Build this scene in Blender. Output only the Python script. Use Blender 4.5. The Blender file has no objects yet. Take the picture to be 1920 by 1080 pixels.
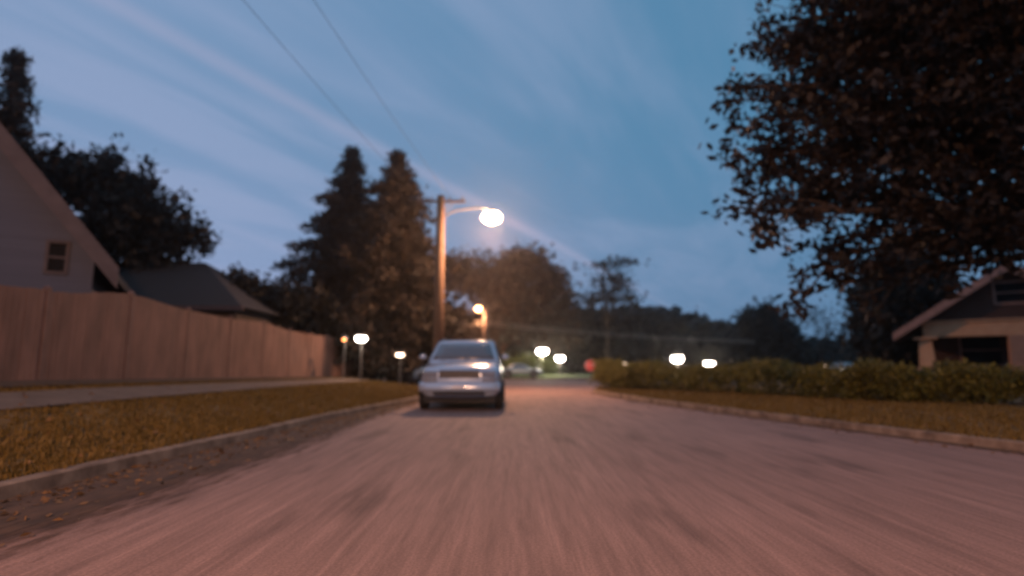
import bpy, bmesh, math, random
import numpy as np
from mathutils import Vector, Matrix
R = math.radians
random.seed(7)
sc = bpy.context.scene
# ------------------------------------------------------------------ camera
F = 1066.0; CAMH = 1.15; PITCH = math.atan(150 / F)
cam_d = bpy.data.cameras.new("camera"); cam = bpy.data.objects.new("camera", cam_d)
sc.collection.objects.link(cam); sc.camera = cam
cam.location = (0, 0, CAMH); cam.rotation_euler = (R(90) + PITCH, 0, 0)
cam_d.sensor_width = 36; cam_d.lens = 36 * F / 1920; cam_d.clip_end = 2000; cam_d.clip_start = 0.05
cam_d.dof.use_dof = True; cam_d.dof.focus_distance = 3.0; cam_d.dof.aperture_fstop = 0.66
# ------------------------------------------------------------------ world: dusk sky
w = bpy.data.worlds.new("World"); sc.world = w; w.use_nodes = True
nt = w.node_tree; N = nt.nodes; L = nt.links; N.clear()
def nd(t, **k):
    n = N.new(t)
    for a, b in k.items(): setattr(n, a, b)
    return n
def wm(op, a, b=None, c=None, clamp=False):
    n = nd('ShaderNodeMath', operation=op); n.use_clamp = clamp
    for i, v in enumerate((a, b, c)):
        if v is None: continue
        if isinstance(v, (int, float)): n.inputs[i].default_value = v
        else: L.new(v, n.inputs[i])
    return n.outputs[0]
def mixc(f, a, b):
    n = nd('ShaderNodeMix', data_type='RGBA')
    if isinstance(f, (int, float)): n.inputs[0].default_value = f
    else: L.new(f, n.inputs[0])
    for s, v in ((n.inputs[6], a), (n.inputs[7], b)):
        if isinstance(v, tuple): s.default_value = (*v, 1)
        else: L.new(v, s)
    return n.outputs[2]
def sstep(v, a, b):
    n = nd('ShaderNodeMapRange', interpolation_type='SMOOTHSTEP')
    L.new(v, n.inputs[0]); n.inputs[1].default_value = a; n.inputs[2].default_value = b
    return n.outputs[0]
tc = nd('ShaderNodeTexCoord'); sp = nd('ShaderNodeSeparateXYZ'); L.new(tc.outputs['Generated'], sp.inputs[0])
X, Y, Z = sp.outputs
zc = wm('MAXIMUM', Z, 0.03)
px = wm('DIVIDE', X, zc); py = wm('DIVIDE', Y, zc)
u = wm('ADD', wm('MULTIPLY', px, .425), wm('MULTIPLY', py, .905))
v = wm('SUBTRACT', wm('MULTIPLY', px, .905), wm('MULTIPLY', py, .425))
side = sstep(X, -.75, .6)
base = mixc(side, (.185, .305, .50), (.075, .225, .385))
low = wm('SUBTRACT', 1.0, sstep(Z, .0, .42))
hor = mixc(side, (.36, .42, .65), (.125, .235, .40))
base = mixc(wm('MULTIPLY', low, .85), base, hor)
cv = nd('ShaderNodeCombineXYZ'); L.new(wm('MULTIPLY', u, .28), cv.inputs[0]); L.new(wm('MULTIPLY', v, 1.1), cv.inputs[1])
nz = nd('ShaderNodeTexNoise'); nz.inputs['Scale'].default_value = 1.3; nz.inputs['Detail'].default_value = 5; nz.inputs['Roughness'].default_value = .5
nz.inputs['Distortion'].default_value = 1.2; L.new(cv.outputs[0], nz.inputs['Vector'])
cl = sstep(nz.outputs['Fac'], .40, .66)
cl = wm('MULTIPLY', cl, sstep(Z, .05, .18))
cl = wm('MULTIPLY', cl, wm('SUBTRACT', .52, wm('MULTIPLY', side, .34)))
base = mixc(cl, base, (.34, .40, .60))
# fine wisps
cv2 = nd('ShaderNodeCombineXYZ'); L.new(wm('MULTIPLY', u, .5), cv2.inputs[0]); L.new(wm('MULTIPLY', v, 4.0), cv2.inputs[1])
nz2 = nd('ShaderNodeTexNoise'); nz2.inputs['Scale'].default_value = 1.6; nz2.inputs['Detail'].default_value = 4
L.new(cv2.outputs[0], nz2.inputs['Vector'])
base = mixc(wm('MULTIPLY', sstep(nz2.outputs['Fac'], .45, .85), .12), base, (.36, .40, .58))
# a faint pale streak running down to the right
dv = wm('ABSOLUTE', wm('ADD', wm('ADD', v, 1.62), wm('MULTIPLY', wm('SUBTRACT', nz2.outputs['Fac'], .5), .05)))
ct = wm('MULTIPLY', wm('SUBTRACT', 1.0, sstep(dv, .0, .09)), .30)
ct = wm('MULTIPLY', ct, sstep(Z, .04, .2))
base = mixc(ct, base, (.45, .43, .60))
bg = nd('ShaderNodeBackground'); bg.inputs[1].default_value = 1.0; L.new(base, bg.inputs[0])
wo = nd('ShaderNodeOutputWorld'); L.new(bg.outputs[0], wo.inputs[0])
sc.view_settings.view_transform = 'Standard'; sc.view_settings.look = 'None'
sc.view_settings.exposure = 0; sc.view_settings.gamma = 1
sc.cycles.use_denoising = True
sc.cycles.sample_clamp_indirect = 3.0; sc.cycles.sample_clamp_direct = 60
sc.cycles.max_bounces = 5; sc.cycles.filter_width = 2.0
sc.cycles.blur_glossy = 1.0
# ------------------------------------------------------------------ pixel helpers (photo pixels -> world)
def ray(x, y):
    a = (x - 960) / F; b = (540 - y) / F
    return Vector((a, math.cos(PITCH) - b * math.sin(PITCH), math.sin(PITCH) + b * math.cos(PITCH)))
def at(x, y, Yd):
    d = ray(x, y); t = Yd / d.y; return Vector((d.x * t, Yd, CAMH + d.z * t))
def gnd(x, y, z=0.0):
    d = ray(x, y); t = (z - CAMH) / d.z; return Vector((d.x * t, d.y * t, z))
def onx(x, y, Xp):
    d = ray(x, y); t = Xp / d.x; return Vector((Xp, d.y * t, CAMH + d.z * t))
def onwall(x, y, O, rz, d=0.0):   # photo pixel -> (local x, z) on a vertical wall through O turned by rz
    r = ray(x, y); n = Vector((-math.sin(rz), math.cos(rz), 0)); q = Vector(O) + n * d
    t = (q - Vector((0, 0, CAMH))).dot(n) / r.dot(n); p = Vector((0, 0, CAMH)) + r * t - Vector(O)
    return p.x * math.cos(rz) + p.y * math.sin(rz), p.z + O[2]
# ------------------------------------------------------------------ materials
def mat(name, col, rough=.8, metal=0., noise=None, col2=None, scale=6., bump=0., stretch=(1, 1, 1), spec=.5, emit=None, estr=0, coat=0, lo=.35, hi=.65, coords='Object'):
    m = bpy.data.materials.new(name); m.use_nodes = True
    n = m.node_tree.nodes; l = m.node_tree.links; p = n['Principled BSDF']
    p.inputs['Base Color'].default_value = (*col, 1); p.inputs['Roughness'].default_value = rough
    p.inputs['Metallic'].default_value = metal; p.inputs['Specular IOR Level'].default_value = spec
    p.inputs['Coat Weight'].default_value = coat
    if emit: p.inputs['Emission Color'].default_value = (*emit, 1); p.inputs['Emission Strength'].default_value = estr
    if col2 or bump:
        t = n.new('ShaderNodeTexCoord'); mp = n.new('ShaderNodeMapping'); mp.inputs['Scale'].default_value = stretch
        l.new(t.outputs[coords], mp.inputs[0])
        z = n.new('ShaderNodeTexNoise'); z.inputs['Scale'].default_value = scale; z.inputs['Detail'].default_value = 6; z.inputs['Roughness'].default_value = .6
        l.new(mp.outputs[0], z.inputs['Vector'])
        if col2:
            r = n.new('ShaderNodeValToRGB'); r.color_ramp.elements[0].position = lo; r.color_ramp.elements[1].position = hi
            r.color_ramp.elements[0].color = (*col, 1); r.color_ramp.elements[1].color = (*col2, 1)
            l.new(z.outputs['Fac'], r.inputs[0]); l.new(r.outputs[0], p.inputs['Base Color'])
        if bump:
            b = n.new('ShaderNodeBump'); b.inputs['Strength'].default_value = bump; b.inputs['Distance'].default_value = .03
            l.new(z.outputs['Fac'], b.inputs['Height']); l.new(b.outputs[0], p.inputs['Normal'])
    return m
def leafmat(name, col, col2):
    m = bpy.data.materials.new(name); m.use_nodes = True
    n = m.node_tree.nodes; l = m.node_tree.links; p = n['Principled BSDF']
    p.inputs['Roughness'].default_value = .6; p.inputs['Specular IOR Level'].default_value = .3
    g = n.new('ShaderNodeNewGeometry'); r = n.new('ShaderNodeValToRGB')
    r.color_ramp.elements[0].color = (*col, 1); r.color_ramp.elements[1].color = (*col2, 1)
    l.new(g.outputs['Random Per Island'], r.inputs[0]); l.new(r.outputs[0], p.inputs['Base Color'])
    tr = n.new('ShaderNodeBsdfTranslucent'); l.new(r.outputs[0], tr.inputs[0])
    mx = n.new('ShaderNodeMixShader'); mx.inputs[0].default_value = .25
    l.new(p.outputs[0], mx.inputs[1]); l.new(tr.outputs[0], mx.inputs[2]); l.new(mx.outputs[0], n['Material Output'].inputs[0])
    return m
def roadmat():
    m = bpy.data.materials.new('asphalt'); m.use_nodes = True
    n = m.node_tree.nodes; l = m.node_tree.links; p = n['Principled BSDF']
    t = n.new('ShaderNodeTexCoord')
    def nz(scale, st, det=5, rough=.6):
        mp = n.new('ShaderNodeMapping'); mp.inputs['Scale'].default_value = st; l.new(t.outputs['Object'], mp.inputs[0])
        z = n.new('ShaderNodeTexNoise'); z.inputs['Scale'].default_value = scale; z.inputs['Detail'].default_value = det; z.inputs['Roughness'].default_value = rough
        l.new(mp.outputs[0], z.inputs['Vector']); return z.outputs['Fac']
    def mr(v, a, b, c, d):
        q = n.new('ShaderNodeMapRange'); l.new(v, q.inputs[0])
        for i, x in enumerate((a, b, c, d)): q.inputs[i + 1].default_value = x
        return q.outputs[0]
    def mul(a, b):
        q = n.new('ShaderNodeMath'); q.operation = 'MULTIPLY'; l.new(a, q.inputs[0]); l.new(b, q.inputs[1]); return q.outputs[0]
    f = mr(nz(.5, (1, .35, 1)), .3, .7, .86, 1.14)            # large wear patches
    f = mul(f, mr(nz(3.5, (2.2, .10, 1), 6, .65), .3, .7, .74, 1.22))   # tyre-worn streaks along the lane
    f = mul(f, mr(nz(9, (2.6, .12, 1), 6, .7), .3, .7, .78, 1.18))
    f = mul(f, mr(nz(55, (1, 1, 1), 3, .7), .3, .7, .66, 1.26))        # aggregate
    f = mul(f, mr(nz(1.1, (1.6, .3, 1), 5, .5), .56, .68, 1.0, .62))    # dark patches of oil and old tar
    cm = n.new('ShaderNodeMix'); cm.data_type = 'RGBA'; cm.blend_type = 'MULTIPLY'; cm.inputs[0].default_value = 1
    cm.inputs[6].default_value = (.24, .145, .118, 1)
    cb = n.new('ShaderNodeCombineColor')
    for i in range(3): l.new(f, cb.inputs[i])
    l.new(cb.outputs[0], cm.inputs[7]); l.new(cm.outputs[2], p.inputs['Base Color'])
    p.inputs['Roughness'].default_value = .82; p.inputs['Specular IOR Level'].default_value = .35
    b = n.new('ShaderNodeBump'); b.inputs['Strength'].default_value = .5; b.inputs['Distance'].default_value = .012
    l.new(nz(60, (1, 1, 1), 3, .7), b.inputs['Height']); l.new(b.outputs[0], p.inputs['Normal'])
    return m
M = dict(
    road=roadmat(),
    soil=mat('soil', (.05, .04, .02), .95, col2=(.09, .075, .03), scale=.6, bump=.5),
    lawn=mat('lawn_soil', (.05, .03, .010), .95, col2=(.17, .10, .026), scale=1.0, bump=.8, stretch=(1, .5, 1)),
    litter=mat('leaf_litter', (.030, .018, .010), .95, col2=(.085, .05, .028), scale=5, bump=.6, stretch=(1, .4, 1)),
    kerb=mat('kerb_concrete', (.08, .05, .033), .85, col2=(.24, .17, .12), scale=3, bump=.3),
    walk=mat('sidewalk_concrete', (.075, .05, .034), .9, col2=(.12, .082, .058), scale=3, bump=.3),
    dark_brown=mat('dark_brown', (.02, .012, .008), 1, col2=(.05, .03, .018), scale=14, bump=.8),
    fence=mat('fence_boards', (.082, .043, .033), .8, col2=(.15, .080, .062), scale=2.2, bump=.3, stretch=(1, 1, .35)),
    post=mat('fence_post', (.09, .05, .04), .8, col2=(.125, .07, .056), scale=3),
    bark=mat('bark', (.02, .013, .009), .9, col2=(.05, .032, .02), scale=8, bump=.8, stretch=(2, 2, .4)),
    polewood=mat('creosoted_pole_wood', (.06, .032, .017), .85, col2=(.11, .062, .034), scale=5, bump=.5, stretch=(3, 3, .3)),
    steel=mat('galvanised_steel', (.13, .125, .12), .55, .6),
    dark=mat('black_rubber', (.012, .012, .013), .7),
    trim=mat('black_trim', (.02, .02, .022), .35),
    wire=mat('cable', (.02, .02, .02), .6),
    litwire=mat('lit_cable', (.45, .38, .3), .4, .6),  # paler cable, lamplight put into its colour
    ceramic=mat('insulator_ceramic', (.2, .16, .14), .3),
    duskwall=mat('dusk_siding', (.036, .046, .078), .7, col2=(.050, .062, .10), scale=2, stretch=(.2, .2, 9)),  # white siding, its dusk shade put into the dark blue
    shingle=mat('shingle', (.05, .042, .045), .9, col2=(.10, .085, .09), scale=9, bump=.6),
    darkroof=mat('black_shingle', (.012, .010, .010), .95, col2=(.02, .017, .017), scale=9, bump=.6),
    soffit=mat('painted_board', (.040, .03, .036), .7, col2=(.06, .046, .052), scale=3),
    darkwall=mat('dark_wall', (.03, .024, .022), .9, col2=(.045, .036, .03), scale=4),
    brownwall=mat('brown_siding', (.035, .014, .008), .8, col2=(.05, .02, .012), scale=2, stretch=(.2, .2, 12)),
    cream=mat('cream_painted_wood', (.42, .22, .11), .6, col2=(.50, .28, .15), scale=3),
    rake=mat('rake_board', (.21, .12, .095), .7, col2=(.27, .16, .13), scale=3),
    glassdark=mat('window_glass', (.006, .007, .009), .55, spec=.04),
    tinted=mat('tinted_glass', (.10, .095, .10), .12, spec=.9, coat=.5),
    white=mat('car_paint', (.42, .50, .60), .22, .25, coat=.8),
    silver=mat('silver_paint', (.50, .49, .46), .28, .4, coat=.8),
    teal=mat('pale_green_paint', (.42, .52, .48), .3, .1, coat=.8),
    chrome=mat('chrome', (.6, .6, .6), .15, 1),
    headlens=mat('headlamp_lens', (.22, .24, .27), .12, .3, coat=1),
    orangelens=mat('amber_lens', (.5, .15, .03), .2),
    red=mat('sign_red', (.62, .02, .025), .45),
    signwhite=mat('sign_white', (.75, .73, .72), .5),
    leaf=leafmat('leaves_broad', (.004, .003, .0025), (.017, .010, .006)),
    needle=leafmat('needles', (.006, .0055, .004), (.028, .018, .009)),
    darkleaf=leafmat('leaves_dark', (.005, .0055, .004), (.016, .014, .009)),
    brownleaf=leafmat('leaves_brown', (.018, .010, .007), (.055, .032, .020)),
    hedge=leafmat('leaves_hedge', (.045, .042, .009), (.20, .17, .028)),
    lime=leafmat('leaves_lime', (.08, .11, .03), (.18, .22, .06)),
    blade=leafmat('grass_blades', (.095, .06, .013), (.20, .125, .030)),
)
def brick():
    m = mat('brick', (.3, .12, .07), .85); n = m.node_tree.nodes; l = m.node_tree.links
    t = n.new('ShaderNodeTexCoord'); mp = n.new('ShaderNodeMapping'); mp.inputs['Rotation'].default_value = (R(90), 0, 0); l.new(t.outputs['Object'], mp.inputs[0])
    b = n.new('ShaderNodeTexBrick'); b.inputs['Scale'].default_value = 4; b.inputs['Color1'].default_value = (.30, .13, .07, 1); b.inputs['Color2'].default_value = (.22, .09, .05, 1); b.inputs['Mortar'].default_value = (.34, .28, .22, 1)
    l.new(mp.outputs[0], b.inputs[0]); l.new(b.outputs[0], n['Principled BSDF'].inputs['Base Color']); return m
M['brick'] = brick()
# ------------------------------------------------------------------ object helpers
COL = sc.collection
def tag(o, label=None, cat=None, group=None, kind=None):
    if label: o['label'] = label
    if cat: o['category'] = cat
    if group: o['group'] = group
    if kind: o['kind'] = kind
    return o
def empty(name, loc=(0, 0, 0), rz=0):
    o = bpy.data.objects.new(name, None); COL.objects.link(o); o.location = loc; o.rotation_euler = (0, 0, rz); o.empty_display_size = .2
    return o
class MB:
    def __init__(s): s.v = []; s.f = []
    def add(s, v, f):
        k = len(s.v); s.v += [tuple(p) for p in v]; s.f += [tuple(i + k for i in q) for q in f]; return s
    def box(s, a, b, mtx=None):
        (x0, y0, z0), (x1, y1, z1) = a, b
        v = [(x0, y0, z0), (x1, y0, z0), (x1, y1, z0), (x0, y1, z0), (x0, y0, z1), (x1, y0, z1), (x1, y1, z1), (x0, y1, z1)]
        if mtx: v = [mtx @ Vector(p) for p in v]
        return s.add(v, [(0, 3, 2, 1), (4, 5, 6, 7), (0, 1, 5, 4), (1, 2, 6, 5), (2, 3, 7, 6), (3, 0, 4, 7)])
    def tube(s, pts, rad, n=8, cap=True):
        pts = [Vector(p) for p in pts]; rr = rad if isinstance(rad, (list, tuple)) else [rad] * len(pts)
        rings = []; k0 = len(s.v)
        for i, p in enumerate(pts):
            d = (pts[min(i + 1, len(pts) - 1)] - pts[max(i - 1, 0)]).normalized()
            a = d.cross(Vector((0, 0, 1)) if abs(d.z) < .9 else Vector((1, 0, 0))).normalized(); b = d.cross(a)
            for k in range(n):
                t = 2 * math.pi * k / n; s.v.append(tuple(p + (a * math.cos(t) + b * math.sin(t)) * rr[i]))
        for i in range(len(pts) - 1):
            for k in range(n):
                q = k0 + i * n; s.f.append((q + k, q + (k + 1) % n, q + n + (k + 1) % n, q + n + k))
        if cap:
            s.f.append(tuple(k0 + k for k in range(n))[::-1]); s.f.append(tuple(k0 + (len(pts) - 1) * n + k for k in range(n)))
        return s
    def lathe(s, prof, c=(0, 0, 0), n=16, axis='z'):
        k0 = len(s.v)
        for r, h in prof:
            for k in range(n):
                t = 2 * math.pi * k / n; a, b = r * math.cos(t), r * math.sin(t)
                p = (a, b, h) if axis == 'z' else ((h, a, b) if axis == 'x' else (a, h, b))
                s.v.append((p[0] + c[0], p[1] + c[1], p[2] + c[2]))
        for i in range(len(prof) - 1):
            for k in range(n):
                q = k0 + i * n; s.f.append((q + k, q + (k + 1) % n, q + n + (k + 1) % n, q + n + k))
        return s
    def prism(s, outline, d0, d1, axis='y'):   # outline of 2-D points (x,z), run along y
        n = len(outline)
        mk = (lambda p, d: (p[0], d, p[1])) if axis == 'y' else ((lambda p, d: (d, p[0], p[1])) if axis == 'x' else (lambda p, d: (p[0], p[1], d)))
        v = [mk(p, d0) for p in outline] + [mk(p, d1) for p in outline]
        return s.add(v, [tuple(range(n)), tuple(range(2 * n - 1, n - 1, -1))] + [(i, i + n, (i + 1) % n + n, (i + 1) % n) for i in range(n)])
    def build(s, name, m, parent=None, smooth=False, bevel=0, subsurf=0):
        me = bpy.data.meshes.new(name); me.from_pydata(s.v, [], s.f); me.update(); me.validate()
        bm = bmesh.new(); bm.from_mesh(me); bmesh.ops.recalc_face_normals(bm, faces=bm.faces); bm.to_mesh(me); bm.free()
        o = bpy.data.objects.new(name, me); COL.objects.link(o); me.materials.append(m)
        if smooth: me.polygons.foreach_set('use_smooth', [True] * len(me.polygons))
        if parent: o.parent = parent
        if bevel:
            b = o.modifiers.new('b', 'BEVEL'); b.width = bevel; b.segments = 2; b.limit_method = 'ANGLE'
        if subsurf:
            q = o.modifiers.new('s', 'SUBSURF'); q.levels = q.render_levels = subsurf
        return o
def copy_tree(o, parent=None):
    c = o.copy(); COL.objects.link(c)
    if parent: c.parent = parent
    for ch in list(o.children): copy_tree(ch, c)
    return c
def struct(name, mb, m, **k): return tag(mb.build(name, m, **k), kind='structure')
# ------------------------------------------------------------------ ground and road
LK = [(-40, -5.2), (-5, -4.6), (3, -4.5), (6.6, -4.40), (10.2, -4.2), (12.5, -4.1), (15, -3.85), (19, -3.45), (24, -3.05), (27, -3.0), (28.6, -3.2), (30.5, -4.0), (33, -5.5), (36, -7.8), (39.5, -10.6), (43, -16), (45, -26), (46, -70)]   # (Y, X)
RK = [(-40, 13), (-5, 9.3), (3, 7.95), (7.76, 7.05), (10.2, 6.45), (13.6, 5.65), (19.6, 4.5), (24, 4.0), (27, 3.85), (29, 4.1), (31, 5.2), (33, 7.5), (34.5, 12), (35.5, 30), (36, 90)]
def interp(pl, y):
    if y <= pl[0][0]: return pl[0][1]
    for (a, xa), (b, xb) in zip(pl, pl[1:]):
        if y <= b: return xa + (xb - xa) * (y - a) / (b - a)
    return pl[-1][1]
struct('ground', MB().add([(-700, -120, -.06), (700, -120, -.06), (700, 900, -.06), (-700, 900, -.06)], [(0, 1, 2, 3)]), M['soil'])
rd = MB()
ys = [-40, -20, -10, -5, 0, 3, 5, 7, 9, 11, 13, 15, 17, 20, 24, 27, 28.6, 30.5, 33]
for a, b in zip(ys, ys[1:]):
    rd.add([(interp(LK, a) , a, 0), (interp(RK, a), a, 0), (interp(RK, b), b, 0), (interp(LK, b), b, 0)], [(0, 1, 2, 3)])
# the crossing street, following both corner kerbs
LL = [(x, y) for y, x in LK if y >= 33]; RR = [(x, y) for y, x in RK if y >= 33]
poly = [(-90, 47), (-90, 57.5), (110, 57.5), (90, 36)] + [p for p in RR[::-1][1:]] + LL
rd.add([(x, y, 0) for x, y in poly], [tuple(range(len(poly)))])
struct('road', rd, M['road'])
def kerb(name, pl, sgn, ymax=None):
    mb = MB(); pts = [Vector((x, y, 0)) for y, x in pl]; prof = [(0, -.03), (.015, .125), (.04, .14), (.17, .14), (.17, -.03)]
    sub = []
    for a, b in zip(pts, pts[1:]):
        n = max(1, int((b - a).length / 3)); sub += [a.lerp(b, i / n) for i in range(n)]
    pts = sub + [pts[-1]]
    rng = random.Random(3); vs = []
    for i, p in enumerate(pts):
        d = (pts[min(i + 1, len(pts) - 1)] - pts[max(i - 1, 0)]).normalized(); nrm = Vector((-d.y, d.x, 0)) * sgn
        j = rng.uniform(-.012, .012)
        vs += [p + nrm * (o + j) + Vector((0, 0, z + (j * .5 if z > 0 else 0))) for o, z in prof]
    k = len(prof); fs = []
    for i in range(len(pts) - 1):
        fs += [(i * k + q, i * k + q + 1, (i + 1) * k + q + 1, (i + 1) * k + q) for q in range(k - 1)]
    return struct(name, mb.add(vs, fs), M['kerb'])
kerb('kerb', LK, 1); kerb('kerb', RK, -1)
struct('kerb', MB().box((-90, 57.5, -.03), (110, 57.68, .15)), M['kerb'])
# leaf-filled gutters beside the kerbs
def gutter(pl, sgn, wid, y0, y1, seed):
    mb = MB(); y = y0; prev = None; uvs = []
    while y < y1:
        x = interp(pl, y); ww = wid(y) * 1.5
        cur = [(x + sgn * (.01 + ww * q / 4), y, .012 - .002 * q) for q in range(5)]
        if prev:
            mb.add(prev + cur, [(q, q + 1, q + 6, q + 5) for q in range(4)])
            for q in range(4): uvs += [q / 4, (q + 1) / 4, (q + 1) / 4, q / 4]
        prev = cur; y += .35
    me = bpy.data.meshes.new('gutter'); me.from_pydata(mb.v, [], mb.f); ul = me.uv_layers.new(name='across')
    for k, l_ in enumerate(me.loops): ul.data[k].uv = (uvs[k], 0)
    me.materials.append(M['gutter']); o = bpy.data.objects.new('gutter', me); COL.objects.link(o); tag(o, kind='structure')
gm = mat('gutter_litter', (.024, .011, .005), .95, col2=(.07, .034, .016), scale=6, bump=.6, stretch=(1, .4, 1))
n_ = gm.node_tree.nodes; l_ = gm.node_tree.links; t_ = n_.new('ShaderNodeTexCoord'); sx = n_.new('ShaderNodeSeparateXYZ'); l_.new(t_.outputs['UV'], sx.inputs[0])
mp_ = n_.new('ShaderNodeMapping'); mp_.inputs['Scale'].default_value = (2.2, .35, 1); l_.new(t_.outputs['Object'], mp_.inputs[0])
z_ = n_.new('ShaderNodeTexNoise'); z_.inputs['Scale'].default_value = 4; z_.inputs['Detail'].default_value = 8; z_.inputs['Roughness'].default_value = .7; l_.new(mp_.outputs[0], z_.inputs['Vector'])
ad = n_.new('ShaderNodeMath'); ad.operation = 'MULTIPLY_ADD'; l_.new(z_.outputs['Fac'], ad.inputs[0]); ad.inputs[1].default_value = -1.1; l_.new(sx.outputs[0], ad.inputs[2])
mr_ = n_.new('ShaderNodeMapRange'); mr_.interpolation_type = 'SMOOTHSTEP'; l_.new(ad.outputs[0], mr_.inputs[0]); mr_.inputs[1].default_value = -.15; mr_.inputs[2].default_value = .38
mr_.inputs[3].default_value = 0; mr_.inputs[4].default_value = 1
tp = n_.new('ShaderNodeBsdfTransparent'); mx_ = n_.new('ShaderNodeMixShader'); l_.new(mr_.outputs[0], mx_.inputs[0]); l_.new(n_['Principled BSDF'].outputs[0], mx_.inputs[1]); l_.new(tp.outputs[0], mx_.inputs[2])
l_.new(mx_.outputs[0], n_['Material Output'].inputs[0]); M['gutter'] = gm
gutter(LK, 1, lambda y: 1.15 if y < 8 else max(.15, 1.15 - (y - 8) * .08), -6, 28, 1)
gutter(RK, -1, lambda y: .16, -2, 28, 2)
# left bank: rises from the kerb to the fence line
FX = -9.0
def zf(y): return .87 if y < 11 else max(.62, .87 - (y - 11) * .011)
def zbank(x, y):
    k = interp(LK, y) - .17
    if x > k: return .13
    t = min(1, (k - x) / max(.1, k - FX)); t = t if y < 27 else min(t, 1)
    h = zf(y) * max(0, 1 - max(0, y - 33) / 8) + .14 * min(1, max(0, y - 33) / 8)
    s = t * t * (3 - 2 * t) * .35 + t * .65
    return .13 + (h - .13) * s
lb = MB(); rows = []
yl = [-40, -20, -10] + [i * .5 - 4 for i in range(0, 80)] + [37, 39, 41, 43, 45]
for y in yl:
    k = interp(LK, y) - .165; r = []
    for j in range(25):
        if j <= 18: x = k + (min(FX, k - .3) - k) * j / 18
        else: x = min(FX, k - .3) - [0, .5, 2, 6, 15, 30, 60][j - 18]
        n = .03 * math.sin(x * 3.1 + y * 1.7) * math.sin(y * 2.3 + x) if 1 < j else 0
        r.append((x, y, zbank(x, y) + n - (.0 if j else .004)))
    rows.append(r)
vs = [p for r in rows for p in r]; W = 25
lb.add(vs, [(i * W + j, i * W + j + 1, (i + 1) * W + j + 1, (i + 1) * W + j) for i in range(len(rows) - 1) for j in range(W - 1)])
struct('lawn', lb, M['lawn'], smooth=True)
def strip(name, x0, x1, y0, y1, m, dz, step=.5):
    mb = MB(); y = y0; prev = None
    while y <= y1:
        cur = [(x0 + (x1 - x0) * q / 3, y, zbank(x0 + (x1 - x0) * q / 3, y) + dz) for q in range(4)]
        if prev: mb.add(prev + cur, [(q, q + 1, q + 5, q + 4) for q in range(3)])
        prev = cur; y += step
    return struct(name, mb, m, smooth=True)
strip('sidewalk', -7.95, -6.95, -6, 33, M['walk'], .05)
strip('fence_foot_strip', -9.05, -8.3, -4, 33, M['dark_brown'], .06)  # dark brown strip along the fence foot
# right verge
rb = MB(); rows = []
def zr(x, y):
    k = interp(RK, y) + .165; d = max(0, x - k); return .13 + .10 * min(1, d / 3) + .10 * min(1, max(0, d - 3) / 10)
yl = [-40, -20, -10] + [i * .5 - 4 for i in range(0, 79)]
for y in yl:
    k = interp(RK, y) + .165; r = []
    for j in range(20):
        x = k + [0, .2, .4, .7, 1, 1.4, 1.8, 2.2, 2.6, 3, 3.6, 4.4, 5.5, 7, 9, 12, 16, 24, 40, 80][j]
        n = .025 * math.sin(x * 3.3 + y * 1.9) * math.sin(y * 2.1) if j > 1 else 0
        r.append((x, y, zr(x, y) + n - (.0 if j else .004)))
    rows.append(r)
W = 20
rb.add([p for r in rows for p in r], [(i * W + j, i * W + j + 1, (i + 1) * W + j + 1, (i + 1) * W + j) for i in range(len(rows) - 1) for j in range(W - 1)])
struct('verge', rb, M['lawn'], smooth=True)
fl = MB()
fl.add([(-120, 57.66, .13), (140, 57.66, .13), (140, 160, .6), (-120, 160, .6)], [(0, 1, 2, 3)])
M['farlawn'] = mat('far_lawn', (.05, .07, .02), .95, col2=(.10, .13, .04), scale=.5)
struct('park_lawn', fl, M['farlawn'])
# grass blades
def blades(n, samp, hfun, seed):
    rng = np.random.default_rng(seed); V = []; Fc = []
    for _ in range(n):
        x, y, z = samp(rng); a = rng.uniform(0, 6.28); h = hfun(rng, x, y); wd = .005 + .0015 * abs(y); le = rng.normal(0, .45, 2) * h
        c, s = math.cos(a) * wd, math.sin(a) * wd; k = len(V)
        V += [(x - c, y - s, z - .02), (x + c, y + s, z - .02), (x + le[0] * .5 + c * .6, y + le[1] * .5 + s * .6, z + h * .6), (x + le[0], y + le[1], z + h)]
        Fc.append((k, k + 1, k + 2, k + 3))
    return V, Fc
def sampL(rng):
    y = 3 + 29 * rng.random() ** 1.5; k = interp(LK, y) - .10 - .09 * abs(math.sin(y * 3.7) * math.sin(y * 1.3))
    while True:
        x = k - rng.random() * (k - FX)
        if not (-7.95 < x < -6.95) and x > -8.5: return x, y, zbank(x, y)
def sampR(rng):
    y = 4 + 28 * rng.random() ** 1.3; k = interp(RK, y) + .05 + .1 * abs(math.sin(y * 2.9)); x = k + rng.random() ** 1.2 * 5.5
    return x, y, zr(x, y)
V, Fc = blades(70000, sampL, lambda r, x, y: r.uniform(.025, .085), 5)
g = MB(); g.add(V, Fc); tag(g.build('grass', M['blade']), 'dry yellow-brown grass on the bank between kerb and fence', 'grass', kind='stuff')
V, Fc = blades(42000, sampR, lambda r, x, y: r.uniform(.03, .10), 6)
g = MB(); g.add(V, Fc); tag(g.build('grass', M['blade']), 'dry yellow-brown grass strip below the hedge', 'grass', kind='stuff')
rng = np.random.default_rng(12); lc = []
for _ in range(2600):
    y = 2.5 + 24 * rng.random() ** 1.4; q = rng.random()
    if q < .55: x = interp(LK, y) + abs(rng.normal(0, .45)) + .02; z = .016
    elif q < .75: x = interp(LK, y) - .2 - rng.random() * 4; z = zbank(x, y) + .05
    elif q < .9: x = interp(RK, y) - abs(rng.normal(0, .35)) - .02; z = .016
    else: x = interp(RK, y) + .2 + rng.random() * 3; z = zr(x, y) + .05
    lc.append((x, y, z))
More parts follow.
